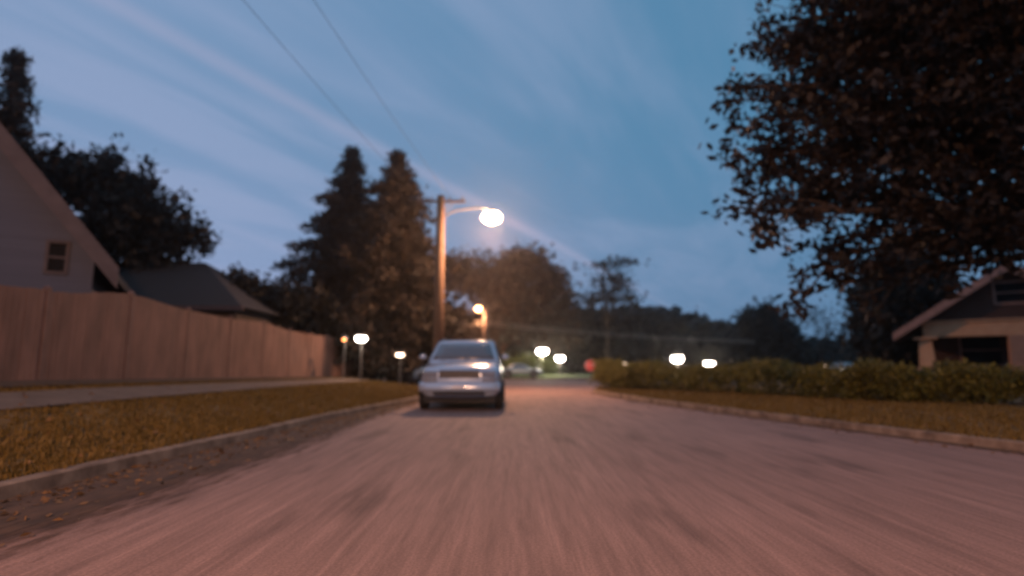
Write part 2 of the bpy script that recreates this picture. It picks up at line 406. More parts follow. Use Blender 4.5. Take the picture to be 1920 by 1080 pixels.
# ------------------------------------------------------------------ fence
fz = empty('fence', (FX, 0, 0)); tag(fz, 'long tan board privacy fence stepping down along the raised lawn', 'fence')
prof = [onx(x, y, FX) for x, y in ((2, 541), (90, 545), (185, 543), (250, 553), (300, 566), (380, 590), (430, 597), (480, 601), (520, 612), (560, 625), (600, 628), (625, 632), (672, 652))]
tops = [(-12, 2.3), (4, 2.5), (8, 2.5)] + [(p.y, p.z) for p in prof]
tops = sorted(tops)
rng = random.Random(11)
pw = 2.42; y = -6.0; i = 0
while y < 33.0:
    y1 = y + pw; mb = MB(); nb = 16
    za, zb = interp(tops, y), interp(tops, y1)
    for b in range(nb):
        a0 = y + .06 + (pw - .12) * b / nb; a1 = y + .06 + (pw - .12) * (b + 1) / nb - .008
        t = (b + .5) / nb; zt = za + (zb - za) * (t * t * (3 - 2 * t)) + rng.uniform(-.008, .008)
        z0 = zbank(FX, (a0 + a1) / 2) + .03; j = rng.uniform(-.004, .004)
        mb.box((-.012 + j, a0, z0), (.012 + j, a1, zt))
    mb.build('panel', M['fence'], fz)
    rl = MB()
    for h in (.35, 1.45):
        zz = zbank(FX, y + 1) + h; rl.box((-.07, y + .05, zz), (-.016, y1 - .05, zz + .09))
    rl.build('rail', M['fence'], fz)
    pm = MB().box((-.075, y - .05, zbank(FX, y) - .1), (.03, y + .05, za + .05)); pm.add([(-.085, y - .06, za + .05), (.04, y - .06, za + .05), (.04, y + .06, za + .05), (-.085, y + .06, za + .05), (-.022, y, za + .11)], [(0, 1, 4), (1, 2, 4), (2, 3, 4), (3, 0, 4), (3, 2, 1, 0)])
    pm.build('post', M['post'], fz); y = y1; i += 1
# ------------------------------------------------------------------ trees
def leafquads(cent, nper, spread, size, rng, flat=.0, asp=.6):
    """cent: array (k,3); leaf-sized faces around each"""
    k = len(cent); n = k * nper
    c = np.repeat(cent, nper, 0) + rng.normal(0, 1, (n, 3)) * spread
    d1 = rng.normal(0, 1, (n, 3)); d1[:, 2] *= (1 - flat); d1 /= np.linalg.norm(d1, axis=1)[:, None]
    d2 = np.cross(d1, rng.normal(0, 1, (n, 3))); d2 /= np.linalg.norm(d2, axis=1)[:, None]
    s = size * rng.uniform(.4, 1.5, (n, 1))
    a = c - d1 * s; b = c + d2 * s * asp - d1 * s * .1; e = c + d1 * s; f = c - d2 * s * asp - d1 * s * .1
    return np.stack([a, b, e, f], 1).reshape(-1, 3)
def quadmesh(name, v, m, parent=None):
    n = len(v) // 4; me = bpy.data.meshes.new(name)
    me.vertices.add(len(v)); me.vertices.foreach_set('co', v.astype(np.float32).ravel())
    me.loops.add(4 * n); me.loops.foreach_set('vertex_index', np.arange(4 * n, dtype=np.int32))
    me.polygons.add(n); me.polygons.foreach_set('loop_start', np.arange(0, 4 * n, 4, dtype=np.int32))
    me.update(calc_edges=True); me.validate(); me.materials.append(m)
    o = bpy.data.objects.new(name, me); COL.objects.link(o)
    if parent: o.parent = parent
    return o
def limb(mb, a, b, r0, r1, rng, n=5, wob=.08, seg=6):
    a, b = Vector(a), Vector(b); l = (b - a).length; pts = []; rr = []
    for i in range(n + 1):
        t = i / n; p = a.lerp(b, t) + Vector((0, 0, math.sin(t * math.pi) * l * .08))
        if 0 < i < n: p += Vector([rng.normal(0, wob * l * .3) for _ in range(3)])
        pts.append(p); rr.append(r0 + (r1 - r0) * t)
    mb.tube(pts, rr, seg); return pts
def broad(name, label, base, blobs, nclump, nper, leaf, m, seed, tr=.25, forks=None, spread=.3, cat='tree', group=None, shell=.5, asp=.6, jit=0):
    """blobs: (centre, (rx,ry,rz), weight) in world space; base in world space"""
    rng = np.random.default_rng(seed); b = Vector(base); root = empty(name, b); tag(root, label, cat, group)
    cs = []
    wt = np.array([q[2] for q in blobs], float); wt /= wt.sum()
    tm = MB(); top = sum((Vector(q[0]) for q in blobs), Vector()) / len(blobs)
    fork = b.lerp(top, .5); fork.x = b.x + (top.x - b.x) * .15; fork.y = b.y + (top.y - b.y) * .15
    p1 = limb(tm, (0, 0, -.1), fork - b, tr, tr * .75, rng, 4, .04, 10)
    for (c, r, q), wq in zip(blobs, wt):
        c = Vector(c); k = max(2, int(nclump * wq))
        d = rng.normal(0, 1, (k, 3)); d /= np.linalg.norm(d, axis=1)[:, None]
        rad = (shell + (1 - shell) * rng.random((k, 1))) ; p = d * rad * np.array(r) + np.array(c) + rng.normal(0, 1, (k, 3)) * jit
        cs.append(p)
        pts = limb(tm, fork - b, c - b, tr * .5, tr * .12, rng, 5, .1)
        for e in p[:: max(1, k // 9)]:
            s = pts[int(rng.integers(2, 6))]; limb(tm, s, Vector(e) - b, tr * .11, tr * .03, rng, 3, .1, 4)
    tm.build('trunk', M['bark'], root, smooth=True)
    cs = np.concatenate(cs) - np.array(b); keep = cs[:, 2] > .3; cs = cs[keep]
    quadmesh('crown', leafquads(cs, nper, spread, leaf, rng, asp=asp), m, root)
    return root
def conifer(name, label, base, h, r, seed, m=None, z0=.08, dens=1., droop=.35, gap=.25, lean=0, leaf=.12, group=None):
    rng = np.random.default_rng(seed); root = empty(name, base); tag(root, label, 'tree', group)
    tm = MB(); tm.tube([(0, 0, -.1), (lean * .3, 0, h * .4), (lean * .7, 0, h * .75), (lean, 0, h)], [h * .022, h * .016, h * .008, .02], 9)
    pts = []; z = h * z0
    while z < h * .985:
        t = z / h; env = r * (1 - t) ** .80 * (1 + .16 * math.sin(z * 2.6 + seed) + .1 * math.sin(z * 5.3)) * (1.0 if t > .15 else .8 + t * 1.3)
        nb = int(4 + 4 * dens)
        for q in range(nb):
            if rng.random() < gap * .5: continue
            a = rng.uniform(0, 6.283); ln = env * rng.uniform(.4, 1.35) * (1 if rng.random() > gap else .6)
            d = Vector((math.cos(a), math.sin(a), 0)); s = Vector((lean * t, 0, z))
            e = s + d * ln + Vector((0, 0, -ln * droop * rng.uniform(.6, 1.3) + .12 * ln))
            mid = s.lerp(e, .5) + Vector((0, 0, ln * .10))
            tm.tube([s, mid, e], [.03 + .012 * ln, .02, .008], 4, cap=False)
            k = max(3, int(ln / .26 * dens))
            for i in range(k):
                f = .12 + .88 * (i + rng.random()) / k
                p = s.lerp(mid, f * 2) if f < .5 else mid.lerp(e, f * 2 - 1)
                wv = ln * .16 * (1.1 - f) + .08
                pts.append((p.x + rng.normal(0, wv), p.y + rng.normal(0, wv), p.z + rng.normal(0, .07) - .05))
        z += h * .022 * rng.uniform(.7, 1.3)
    tm.build('trunk', M['bark'], root, smooth=True)
    quadmesh('crown', leafquads(np.array(pts), 7, (.16, .16, .09), leaf, rng, asp=.3), m or M['needle'], root)
    return root
def pb(x, y, Yd, rx, rz=None, ry=None, wt=None):   # a crown mass seen at photo pixel (x,y), radii in photo pixels, at depth Yd
    c = at(x, y, Yd); s = Yd / F; rz = rz or rx; r = (rx * s, (ry or min(rx, rz) * s), rz * s)
    return (c, r, wt or rx * rz)
lv = leafquads(np.array(lc), 1, (0, 0, .004), .035, np.random.default_rng(4), flat=.85, asp=.55); lv[:, 2] = np.maximum(lv[:, 2], .013)
M['fallen'] = leafmat('fallen_leaves', (.10, .05, .02), (.24, .13, .05))
LITTER = lv
tag(quadmesh('fallen_leaves', LITTER, M['fallen']), 'dry leaves scattered along both kerbs and gutters', 'leaves', kind='stuff')
# big overhanging street tree on the right
Yt = 12.0
blobs = [pb(1700, 60, Yt, 210, 120), pb(1860, 40, Yt, 200, 150, wt=34000), pb(1560, 90, Yt, 115, 85), pb(1490, 30, Yt + 1, 55, 40, 1.0), pb(1480, 165, Yt + 1, 80, 45),
         pb(1385, 165, Yt + .5, 38, 32), pb(1650, 240, Yt, 165, 90, wt=17000), pb(1850, 230, Yt, 180, 110, wt=26000), pb(1480, 285, Yt, 85, 50), pb(1400, 280, Yt, 35, 20, .5),
         pb(1560, 370, Yt, 120, 50), pb(1430, 395, Yt - .5, 42, 24, .5), pb(1720, 380, Yt, 150, 55), pb(1860, 400, Yt, 130, 60), pb(1570, 480, Yt + .5, 65, 55, 1.0, wt=2600), pb(1690, 450, Yt, 110, 35, wt=3000), pb(1850, 455, Yt, 90, 30, wt=2000), pb(1590, 530, Yt + .5, 40, 35, wt=800),
         pb(2100, 150, Yt, 260, 260, 3.0), pb(2020, 380, Yt - 1, 120, 80, 1.5, wt=5000), pb(1750, -120, Yt - 1, 330, 110, 3.0), pb(2050, -80, Yt, 260, 200, 3.0)]
base = (16.5, 13.5, .33)
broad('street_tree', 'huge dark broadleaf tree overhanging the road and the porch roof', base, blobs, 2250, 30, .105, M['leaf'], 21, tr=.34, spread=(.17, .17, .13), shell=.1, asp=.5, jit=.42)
# pair of tall spruces beside the utility pole
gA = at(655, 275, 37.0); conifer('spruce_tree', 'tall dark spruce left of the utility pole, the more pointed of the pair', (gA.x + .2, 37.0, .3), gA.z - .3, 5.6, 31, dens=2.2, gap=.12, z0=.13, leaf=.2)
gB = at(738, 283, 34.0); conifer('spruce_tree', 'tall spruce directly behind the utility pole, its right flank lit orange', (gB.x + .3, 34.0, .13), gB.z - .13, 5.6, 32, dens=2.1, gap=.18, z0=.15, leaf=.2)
# trees behind the fence and the white house
gC = at(48, 85, 24); conifer('spruce_tree', 'lacy dark conifer rising behind the white gabled house', (gC.x - .3, 24, .8), gC.z - .8, 3.1, 33, dens=1.6, gap=.3, z0=.3, leaf=.17)
Yb = 27
broad('yard_tree', 'wide black tree between the white gabled house and the dark low roof', (at(200, 690, Yb).x, Yb, .8),
      [pb(110, 330, Yb, 90, 60), pb(200, 340, Yb, 100, 60), pb(270, 400, Yb, 90, 50), pb(330, 430, Yb, 55, 25, wt=900), pb(200, 440, Yb, 140, 60), pb(290, 490, Yb, 90, 40), pb(360, 450, Yb, 40, 18, wt=700)], 480, 24, .17, M['darkleaf'], 41, tr=.3, spread=.36, shell=.2)
# dark low house behind the fence
def house_gable(root, x0, x1, y0, y1, zb, ze, zr_, wall, roof, oh=.4, ridge='x', th=.16):
    """simple gabled body: walls to the eaves, gables, and two roof slabs"""
    if ridge == 'x':
        ym = (y0 + y1) / 2
        MB().prism([(y0, zb), (y1, zb), (y1, ze), (ym, zr_), (y0, ze)], x0, x1, 'x').build('wall', wall, root)
        s = (zr_ - ze) / (ym - y0)
        MB().prism([(y0 - oh, ze - s * oh), (ym, zr_), (y1 + oh, ze - s * oh), (y1 + oh, ze - s * oh + th), (ym, zr_ + th), (y0 - oh, ze - s * oh + th)], x0 - oh, x1 + oh, 'x').build('roof', roof, root)
    else:
        xm = (x0 + x1) / 2; s = (zr_ - ze) / (xm - x0)
        MB().prism([(x0, zb), (x1, zb), (x1, ze), (xm, zr_), (x0, ze)], y0, y1, 'y').build('wall', wall, root)
        MB().prism([(x0 - oh, ze - s * oh + .02), (xm, zr_ + .02), (x1 + oh, ze - s * oh + .02), (x1 + oh, ze - s * oh + th), (xm, zr_ + th), (x0 - oh, ze - s * oh + th)], y0 - oh, y1 + oh, 'y').build('roof', roof, root)
dh = empty('house', (0, 0, 0)); tag(dh, 'black low house with long plain roof just behind the tan fence', 'house')
a = at(400, 492, 27)
xr = a.x + 3.2
MB().box((-24, 23, .6), (xr, 31, 3.6)).build('wall', M['darkwall'], dh)
MB().add([(-24.5, 22.5, 3.55), (xr + .5, 22.5, 3.55), (xr + .5, 31.5, 3.55), (-24.5, 31.5, 3.55), (-20, 27, a.z), (xr - 3.6, 27, a.z)], [(0, 1, 5, 4), (1, 2, 5), (2, 3, 4, 5), (3, 0, 4), (3, 2, 1, 0)]).build('roof', M['darkroof'], dh)
MB().box((-24.55, 22.40, 3.42), (xr + .55, 22.497, 3.60)).build('fascia', M['soffit'], dh)
MB().box((-13.2, 22.96, 1.7), (-12.1, 23.02, 2.8)).build('window', M['glassdark'], dh)
broad('yard_tree', 'dark broad tree filling the space between the two spruces', (at(700, 690, 39).x, 39, .2),
      [pb(690, 480, 39, 85, 70), pb(640, 560, 39, 75, 60), pb(760, 540, 39, 80, 70), pb(700, 620, 39, 110, 45)], 520, 24, .24, M['needle'], 42, tr=.25, spread=.45, shell=.1)
broad('bush', 'big black evergreen bush hiding the end of the low dark house', (at(500, 690, 27).x, 27, .7),
      [pb(450, 560, 27, 60, 50), pb(515, 572, 27, 60, 42), pb(480, 610, 27, 70, 40)], 380, 24, .13, M['darkleaf'], 45, tr=.12, spread=.22, cat='bush', shell=.1)
# shrub masses filling between that house and the spruces
Ys = 30
broad('bush', 'black rounded bush between the low dark roof and the spruces', (at(560, 690, Ys).x, Ys, .6),
      [pb(500, 585, Ys, 70, 50), pb(560, 590, Ys, 75, 55), pb(620, 620, Ys, 55, 50), pb(450, 560, Ys, 55, 35)], 420, 24, .2, M['darkleaf'], 43, tr=.12, spread=.3, cat='bush', shell=.1)
broad('bush', 'black low bush under the spruces past the fence end', (at(715, 690, 32).x, 32, .4),
      [pb(700, 690, 32, 40, 25), pb(735, 700, 32, 30, 20), pb(690, 665, 33, 30, 25)], 90, 20, .12, M['darkleaf'], 44, tr=.08, spread=.2, cat='bush', shell=.1)
# white gabled house at the left edge
Yh = 0.0
HO = (at(174, 520, 14).x, 14.0, 0); HR = R(29)
wh = empty('house', HO, HR); tag(wh, 'white gabled house with deep dark eaves at the left edge', 'house')
x1 = 0.0; xm = -4.6; x0 = -9.2; ze = onwall(174, 470, HO, HR)[1] - .1; slope = (onwall(2, 262, HO, HR)[1] - ze) / abs(onwall(2, 262, HO, HR)[0])
zr_ = ze + slope * (x1 - xm)
MB().prism([(x0, .6), (x1, .6), (x1, ze), (xm, zr_), (x0, ze)], 0, 9, 'y').build('wall', M['duskwall'], wh)
oh = .55; th = .2
def rslab(sx):
    e = x1 + oh if sx > 0 else x0 - oh; zz = ze - slope * oh
    MB().prism([(e, zz + .02), (xm, zr_ + .02), (xm, zr_ + th + .1), (e, zz + th)], -.75, 9.5, 'y').build('roof', M['darkroof'], wh)
    MB().prism([(e + sx * .05, zz - .22), (xm, zr_ - .26), (xm, zr_ + .32), (e + sx * .05, zz + .30)], -.80, -.752, 'y').build('rake_board', M['soffit'], wh)
rslab(1); rslab(-1)
def window(root, x0, x1, y, z0, z1, fm, gm, fw=.07, d=.05):
    f = MB()
    f.box((x0 - fw, y - d, z0 - fw), (x1 + fw, y, z0)); f.box((x0 - fw, y - d, z1), (x1 + fw, y, z1 + fw))
    f.box((x0 - fw, y - d, z0), (x0, y, z1)); f.box((x1, y - d, z0), (x1 + fw, y, z1)); zm = (z0 + z1) / 2; f.box((x0, y - d * .8, zm - .025), (x1, y, zm + .025))
    wd = f.build('window', fm, root); MB().box((x0, y - .015, z0), (x1, y - .003, z1)).build('pane', gm, wd)
wa, wb = onwall(88, 508, HO, HR), onwall(126, 458, HO, HR); window(wh, wa[0], wb[0], 0, wa[1], wb[1], M['soffit'], M['glassdark'])
window(wh, -5.2, -4.0, 0, 3.6, 5.2, M['soffit'], M['glassdark'])
# ------------------------------------------------------------------ lamp-lit trees of the middle distance
Yc = 56
broad('park_tree', 'brown lamplit tree just right of the utility pole', (at(905, 700, Yc + 14).x, Yc + 14, .2),
      [pb(905, 530, Yc + 14, 55, 55), pb(960, 520, Yc + 14, 45, 45), pb(900, 620, Yc + 14, 60, 45), pb(975, 500, Yc + 14, 40, 35), pb(860, 510, Yc + 14, 40, 40)], 520, 22, .28, M['brownleaf'], 51, tr=.3, spread=.65, shell=.1)
broad('park_tree', 'tall reddish-brown tree standing over the small orange street lamp', (at(1015, 700, 72).x, 72, .2),
      [pb(985, 500, 72, 50, 35), pb(1030, 540, 72, 45, 45), pb(1000, 590, 72, 70, 55), pb(1050, 610, 72, 40, 40), pb(950, 570, 72, 50, 50)], 620, 22, .32, M['brownleaf'], 52, tr=.35, spread=.7, shell=.1)
broad('park_tree', 'thin open tree with a flat wispy top, sky showing through', (at(1140, 700, 70).x, 70, .2),
      [pb(1160, 492, 70, 46, 8), pb(1120, 500, 70, 22, 8), pb(1150, 530, 70, 45, 20), pb(1125, 560, 70, 48, 20), pb(1175, 560, 70, 25, 20)], 110, 15, .24, M['darkleaf'], 53, tr=.22, spread=(.7, .6, .3), shell=.3)
broad('park_tree', 'round black tree above the hedge, set apart against the sky', (at(1440, 700, 62).x, 62, .2),
      [pb(1435, 610, 62, 45, 38), pb(1455, 640, 62, 58, 40), pb(1430, 660, 62, 60, 35)], 520, 24, .28, M['darkleaf'], 54, tr=.3, spread=.5, shell=.1)
broad('park_tree', 'pale wispy small tree right of the round black tree', (at(1540, 700, 60).x, 60, .2),
      [pb(1530, 590, 60, 35, 15), pb(1550, 620, 60, 30, 20), pb(1560, 655, 60, 35, 18)], 60, 12, .15, M['darkleaf'], 55, tr=.12, spread=.45, shell=.2)
Yk = 33
broad('yard_tree', 'dense black tree growing just behind the left eave of the bungalow', (at(1690, 700, Yk).x, Yk, .3),
      [pb(1690, 500, Yk, 85, 45), pb(1650, 560, Yk, 60, 50), pb(1730, 560, Yk, 80, 60), pb(1640, 630, Yk, 50, 50), pb(1700, 640, Yk, 80, 45)], 560, 26, .2, M['darkleaf'], 56, tr=.28, spread=.36, shell=.15)
broad('bush', 'yellow-green lamplit bush across the crossing behind the pale parked car', (at(985, 700, 72).x, 66, .2),
      [pb(985, 682, 66, 30, 14), pb(1020, 688, 66, 26, 12), pb(955, 684, 66, 22, 12)], 90, 20, .16, M['lime'], 57, tr=.1, spread=.35, cat='bush', shell=.1)
# far woods, one mass
wp = [(-200, 600), (0, 610), (300, 590), (560, 560), (700, 560), (860, 600), (1000, 590), (1080, 588), (1150, 592), (1200, 583), (1230, 592), (1290, 598), (1330, 612), (1380, 622), (1450, 640), (1520, 655), (1600, 650), (1700, 630), (1900, 600), (2200, 590)]
rng = np.random.default_rng(77); cs = []
for _ in range(5200):
    x = rng.uniform(-250, 2200); Yw = rng.uniform(88, 112)
    tpx = np.interp(x, [p[0] for p in wp], [p[1] for p in wp]) + 5 * math.sin(x * .11) + 4 * math.sin(x * .043 + 1) + 3 * math.sin(x * .31)
    yp = tpx + (700 - tpx) * rng.random() ** 1.3
    c = at(x, yp, Yw); cs.append((c.x, c.y, max(.5, c.z)))
tag(quadmesh('woods', leafquads(np.array(cs), 14, (1.2, 1.2, .6), .75, rng, asp=.7), M['darkleaf']), 'black wooded skyline beyond the crossing street', 'woods', kind='stuff')
# ------------------------------------------------------------------ hedge
hp = [(2.9, 33.5), (4.0, 29.5), (4.45, 27.0), (5.7, 24.3), (7.9, 19.2), (9.1, 15.9), (10.1, 14.7), (11.9, 13.9), (15, 13.2), (19, 12.6)]
hp = hp[1:]
rng = np.random.default_rng(9); cs = []; hs = MB(); root = empty('hedge', (hp[0][0], hp[0][1], .25)); tag(root, 'long clipped hedge between the grass strip and the bungalow', 'hedge')
def hpos(t):
    n = len(hp) - 1; i = min(n - 1, int(t * n)); f = t * n - i; a, b = hp[i], hp[i + 1]
    d = Vector((b[0] - a[0], b[1] - a[1], 0)).normalized(); nr = Vector((-d.y, d.x, 0))
    if nr.y < 0: nr = -nr
    return Vector((a[0] + (b[0] - a[0]) * f, a[1] + (b[1] - a[1]) * f, 0)), nr
for _ in range(3600):
    t = rng.random(); p, nr = hpos(t); dd = rng.uniform(.1, 1.3)
    H = (1.08 - .34 * t) + .10 * math.sin(t * 37) + .08 * math.sin(t * 83 + 1) + (0.10 if t < .10 else 0)
    z = H * rng.random() ** .6; dd = dd + .12 * math.sin(t * 60) - (.15 if .2 < z < 1 else 0)
    q = p + nr * dd; cs.append((q.x - hp[0][0], q.y - hp[0][1], z))
for k in range(40):
    p, nr = hpos((k + .5) / 40); q = p + nr * .7; hs.tube([(q.x - hp[0][0], q.y - hp[0][1], -.1), (q.x - hp[0][0] + .1, q.y - hp[0][1], .9)], [.03, .015], 5)
quadmesh('foliage', leafquads(np.array(cs), 22, (.11, .11, .08), .045, rng, asp=.6), M['hedge'], root)
tag(hs.build('stem', M['bark'], root), kind='stuff')
# ------------------------------------------------------------------ bungalow on the right
Yp = 0.0; BR = R(-35); BO = at(1676, 628, 25.0); BO = (BO.x, BO.y, 0)
bh = empty('bungalow', BO, BR); tag(bh, 'brown bungalow with cream porch beam and brick pillar', 'house')
W_ = lambda x, y, d=0: Vector((onwall(x, y, BO, BR, d)[0], d, onwall(x, y, BO, BR, d)[1]))
ti = W_(1676, 628); ap = W_(1886, 494); xm = ap.x; hw = xm - ti.x; sl = (ap.z - ti.z) / hw
zb_ = .3
def roofside(s):
    MB().prism([(xm + s * hw, ti.z - .1), (xm, ap.z - .1), (xm, ap.z + .08), (xm + s * hw, ti.z + .08)], Yp, Yp + 11, 'y').build('roof', M['shingle'], bh)
    MB().prism([(xm + s * (hw + .04), ti.z - .26), (xm, ap.z - .30), (xm, ap.z + .10), (xm + s * (hw + .04), ti.z + .07)], Yp - .06, Yp - .003, 'y').build('rake_board', M['rake'], bh)
roofside(-1); roofside(1)
bx0 = W_(1730, 620, .45).x; bx1 = xm + (xm - bx0); bz0 = W_(1800, 631, .45).z; bz1 = W_(1800, 603, .45).z
MB().box((bx0, Yp + .45, bz0), (bx1, Yp + .75, bz1)).build('porch_beam', M['cream'], bh, bevel=.02)
MB().box((bx0 - .05, Yp + .36, bz1 - .002), (bx1 + .05, Yp + .76, bz1 + .06)).build('beam_moulding', M['cream'], bh)
def zroof(x): return ap.z - .12 - sl * abs(x - xm)
MB().prism([(bx0 + .02, bz1 + .06), (bx1 - .02, bz1 + .06), (bx1 - .02, max(bz1 + .08, zroof(bx1 - .02))), (xm, ap.z - .12), (bx0 + .02, max(bz1 + .08, zroof(bx0 + .02)))], Yp + .5, Yp + .7, 'y').build('gable', M['brownwall'], bh)
wa, wb = W_(1868, 568, .5), W_(1925, 528, .5)
window(bh, wa.x, wb.x, Yp + .498, wa.z, wb.z, M['rake'], M['glassdark'], .08)
# tapered corner post, on the porch wall
def tpost(xc, m, w0, w1, z0, z1, nm, yc=Yp + .6):
    v = [(xc + a * w0, yc + b * w0, z0) for a, b in ((-1, -1), (1, -1), (1, 1), (-1, 1))] + [(xc + a * w1, yc + b * w1, z1) for a, b in ((-1, -1), (1, -1), (1, 1), (-1, 1))]
    return MB().add(v, [(0, 3, 2, 1), (4, 5, 6, 7), (0, 1, 5, 4), (1, 2, 6, 5), (2, 3, 7, 6), (3, 0, 4, 7)]).build(nm, m, bh)
pc = W_(1737, 660, .6).x
tpost(pc, M['cream'], .30, .22, 1.15, bz0 - .08, 'post'); tpost(pc, M['brick'], .42, .42, zb_ - .2, 1.10, 'pier')
MB().box((pc - .5, Yp + .1, 1.1), (pc + .5, Yp + 1.1, 1.15)).build('cap', M['cream'], bh)
MB().box((pc - .42, Yp + .2, bz0 - .08), (pc + .42, Yp + 1.0, bz0)).build('capital', M['cream'], bh)
pr = W_(1912, 660, .6).x; zc_ = W_(1900, 720, .2).z
tpost(pr, M['brick'], .42, .40, zb_ - .2, zc_, 'pier'); MB().box((pr - .5, Yp + .1, zc_), (pr + .5, Yp + 1.1, zc_ + .08)).build('cap', M['cream'], bh)
tpost(pr, M['brick'], .34, .30, zc_ + .08, bz0, 'post')
p3 = 2 * xm - pc; tpost(p3, M['cream'], .36, .26, 1.15, bz0, 'post'); tpost(p3, M['brick'], .42, .42, zb_ - .2, 1.15, 'pier')
MB().box((bx0, Yp + .3, zb_ - .2), (bx1, Yp + 3, zb_ + .25)).build('porch_floor', M['walk'], bh)
MB().box((bx0 + .3, Yp + 3, zb_ - .2), (bx1 - .3, Yp + 10.6, bz1 + .2)).build('wall', M['brownwall'], bh)
MB().prism([(bx0 + .3, bz1 + .2), (bx1 - .3, bz1 + .2), (xm, ap.z - .3)], Yp + 3, Yp + 10.6, 'y').build('wall', M['brownwall'], bh)
window(bh, bx0 + 1.4, bx0 + 3.0, Yp + 2.998, 1.3, 2.6, M['rake'], M['glassdark'])
dz = MB().box((xm - .2, Yp + 2.95, zb_ + .25), (xm + .75, Yp + 2.998, 2.45)).build('door', M['brownwall'], bh); MB().lathe([(0, -.06), (.03, -.05), (.03, 0)], (xm - .1, Yp + 2.9, 1.3), 8, 'y').build('handle', M['chrome'], dz)
# ------------------------------------------------------------------ lamps
def emis(name, col, s):
    m = bpy.data.materials.new(name); m.use_nodes = True; n = m.node_tree.nodes; n.clear()
    e = n.new('ShaderNodeEmission'); e.inputs[0].default_value = (*col, 1); e.inputs[1].default_value = s
    o = n.new('ShaderNodeOutputMaterial'); m.node_tree.links.new(e.outputs[0], o.inputs[0]); return m
M['e_main'] = emis('sodium_glow', (1, .62, .36), 200); M['e_orange'] = emis('orange_glow', (1, .45, .16), 30)
M['e_white'] = emis('white_glow', (1, .86, .74), 45); M['e_small'] = emis('small_glow', (1, .72, .5), 10)
M['e_amber'] = emis('amber_glow', (1, .3, .08), 9)
def plight(loc, power, col, parent, rad=.25, name='lamp_light'):
    d = bpy.data.lights.new(name, 'POINT'); d.energy = power; d.color = col; d.shadow_soft_size = rad
    o = bpy.data.objects.new(name, d); COL.objects.link(o); o.location = loc; o.parent = parent; return o
GLOW_HAZE = .0006
SOD = (1, .47, .25)
def utility_pole(label, x, y, z, h, arm_to, power, headr, em, pr=.17, crossz=None):
    """wood pole; arm_to = offset of the lamp from the pole"""
    r = empty('utility_pole', (x, y, z)); tag(r, label, 'utility pole')
    MB().tube([(0, 0, -.3), (0, 0, h * .5), (0, 0, h)], [pr * 1.2, pr, pr * .8], 12).build('pole', M['polewood'], r, smooth=True)
    cz = crossz or h - .35
    MB().box((-1.25, -.06, cz), (1.25, .06, cz + .12)).build('crossarm', M['polewood'], r, bevel=.01)
    for q in (-1.1, -.45, .45, 1.1):
        MB().lathe([(.0, 0), (.05, 0), (.045, .05), (.06, .07), (.06, .1), (.03, .13), (.045, .15), (.03, .2), (0, .21)], (q, 0, cz + .12), 10).build('insulator', M['ceramic'], r)
    MB().tube([(-.6, .07, cz), (-.02, .17, cz - .55)], .02, 5).build('brace', M['steel'], r); MB().tube([(.6, .07, cz), (.02, .17, cz - .55)], .02, 5).build('brace', M['steel'], r)
    ax, az = arm_to
    MB().tube([(0, 0, az - .25), (ax * .3, 0, az + .12), (ax * .7, 0, az + .26), (ax - .2 * np.sign(ax), 0, az + .2)], .045, 8).build('lamp_arm', M['steel'], r)
    hd = MB().lathe([(0, .2), (.10, .19), (.17, .12), (.24, .04), (.27, 0)], (ax, 0, az), 16).build('lamp_head', M['steel'], r, smooth=True)
    MB().lathe([(.25, 0), (.25, -.06), (.20, -.18), (.1, -.25), (0, -.27)] if headr < .3 else [(0, .02), (headr * .7, -.02), (headr, -.2), (headr * .85, -.42), (headr * .4, -.55), (0, -.58)], (ax, 0, az), 18).build('lens', em, hd, smooth=True)
    plight((ax, 0, az - .85), power, SOD, hd, .2)
    return r
PX, PY = -3.62, 28.0
lampz = at(922, 408, PY).z
utility_pole('wooden utility pole with crossarm and glowing lamp at the left corner', PX, PY, .13, at(835, 372, PY).z, (at(922, 408, PY).x - PX, lampz - .13 + .25), 5000, .50, M['e_main'], pr=.25)  # lens oversized, the lamp's bloom is built into its shape
utility_pole('wooden utility pole with street lamp on the left verge behind the viewpoint', -6.2, -8.0, .2, 9.4, (3.9, 8.6), 10500, .25, M['e_main'])
P2 = at(911, 640, 62); l2 = at(897, 578, 62)
r2 = utility_pole('small far wooden pole with orange lamp above the light suv roof', P2.x, 62, .13, l2.z + .1, (l2.x - P2.x, l2.z - .13 + .2), 2600, .34, M['e_orange'], pr=.3)
# overhead lines, pole to pole
def wire(a, b, sag, r, m, label, n=24):
    a, b = Vector(a), Vector(b); mb = MB()
    mb.tube([a.lerp(b, i / n) + Vector((0, 0, -sag * 4 * (i / n) * (1 - i / n))) for i in range(n + 1)], r, 5)
    tag(mb.build('power_line', m), label, 'power line', 'overhead lines')
hN = .13 + at(835, 372, PY).z - .02; hB = 9.4 + .2 - .02
for k, q in enumerate((-1.1, .45)):
    wire((PX + q, PY, hN), (-6.2 + q, -8.0, hB), .55, .007, M['wire'], 'thin black power line sagging overhead from the corner pole toward the viewpoint')
wa = at(840, 603, 62); wb = at(1120, 628, 58)
for dz, lb_ in ((0, 'upper pale cable crossing at the far small pole'), (-.35, 'lower pale cable crossing at the far small pole')):
    wire((wa.x - 26, 64, wa.z + dz - .3), (P2.x, 61.7, wa.z + dz), .25, .022, M['litwire'], 'left span of ' + lb_)
    wire((P2.x, 61.7, wa.z + dz), (wb.x + 16, 58, wb.z + dz * .5 - .6), .3, .022, M['litwire'], 'right span of ' + lb_)
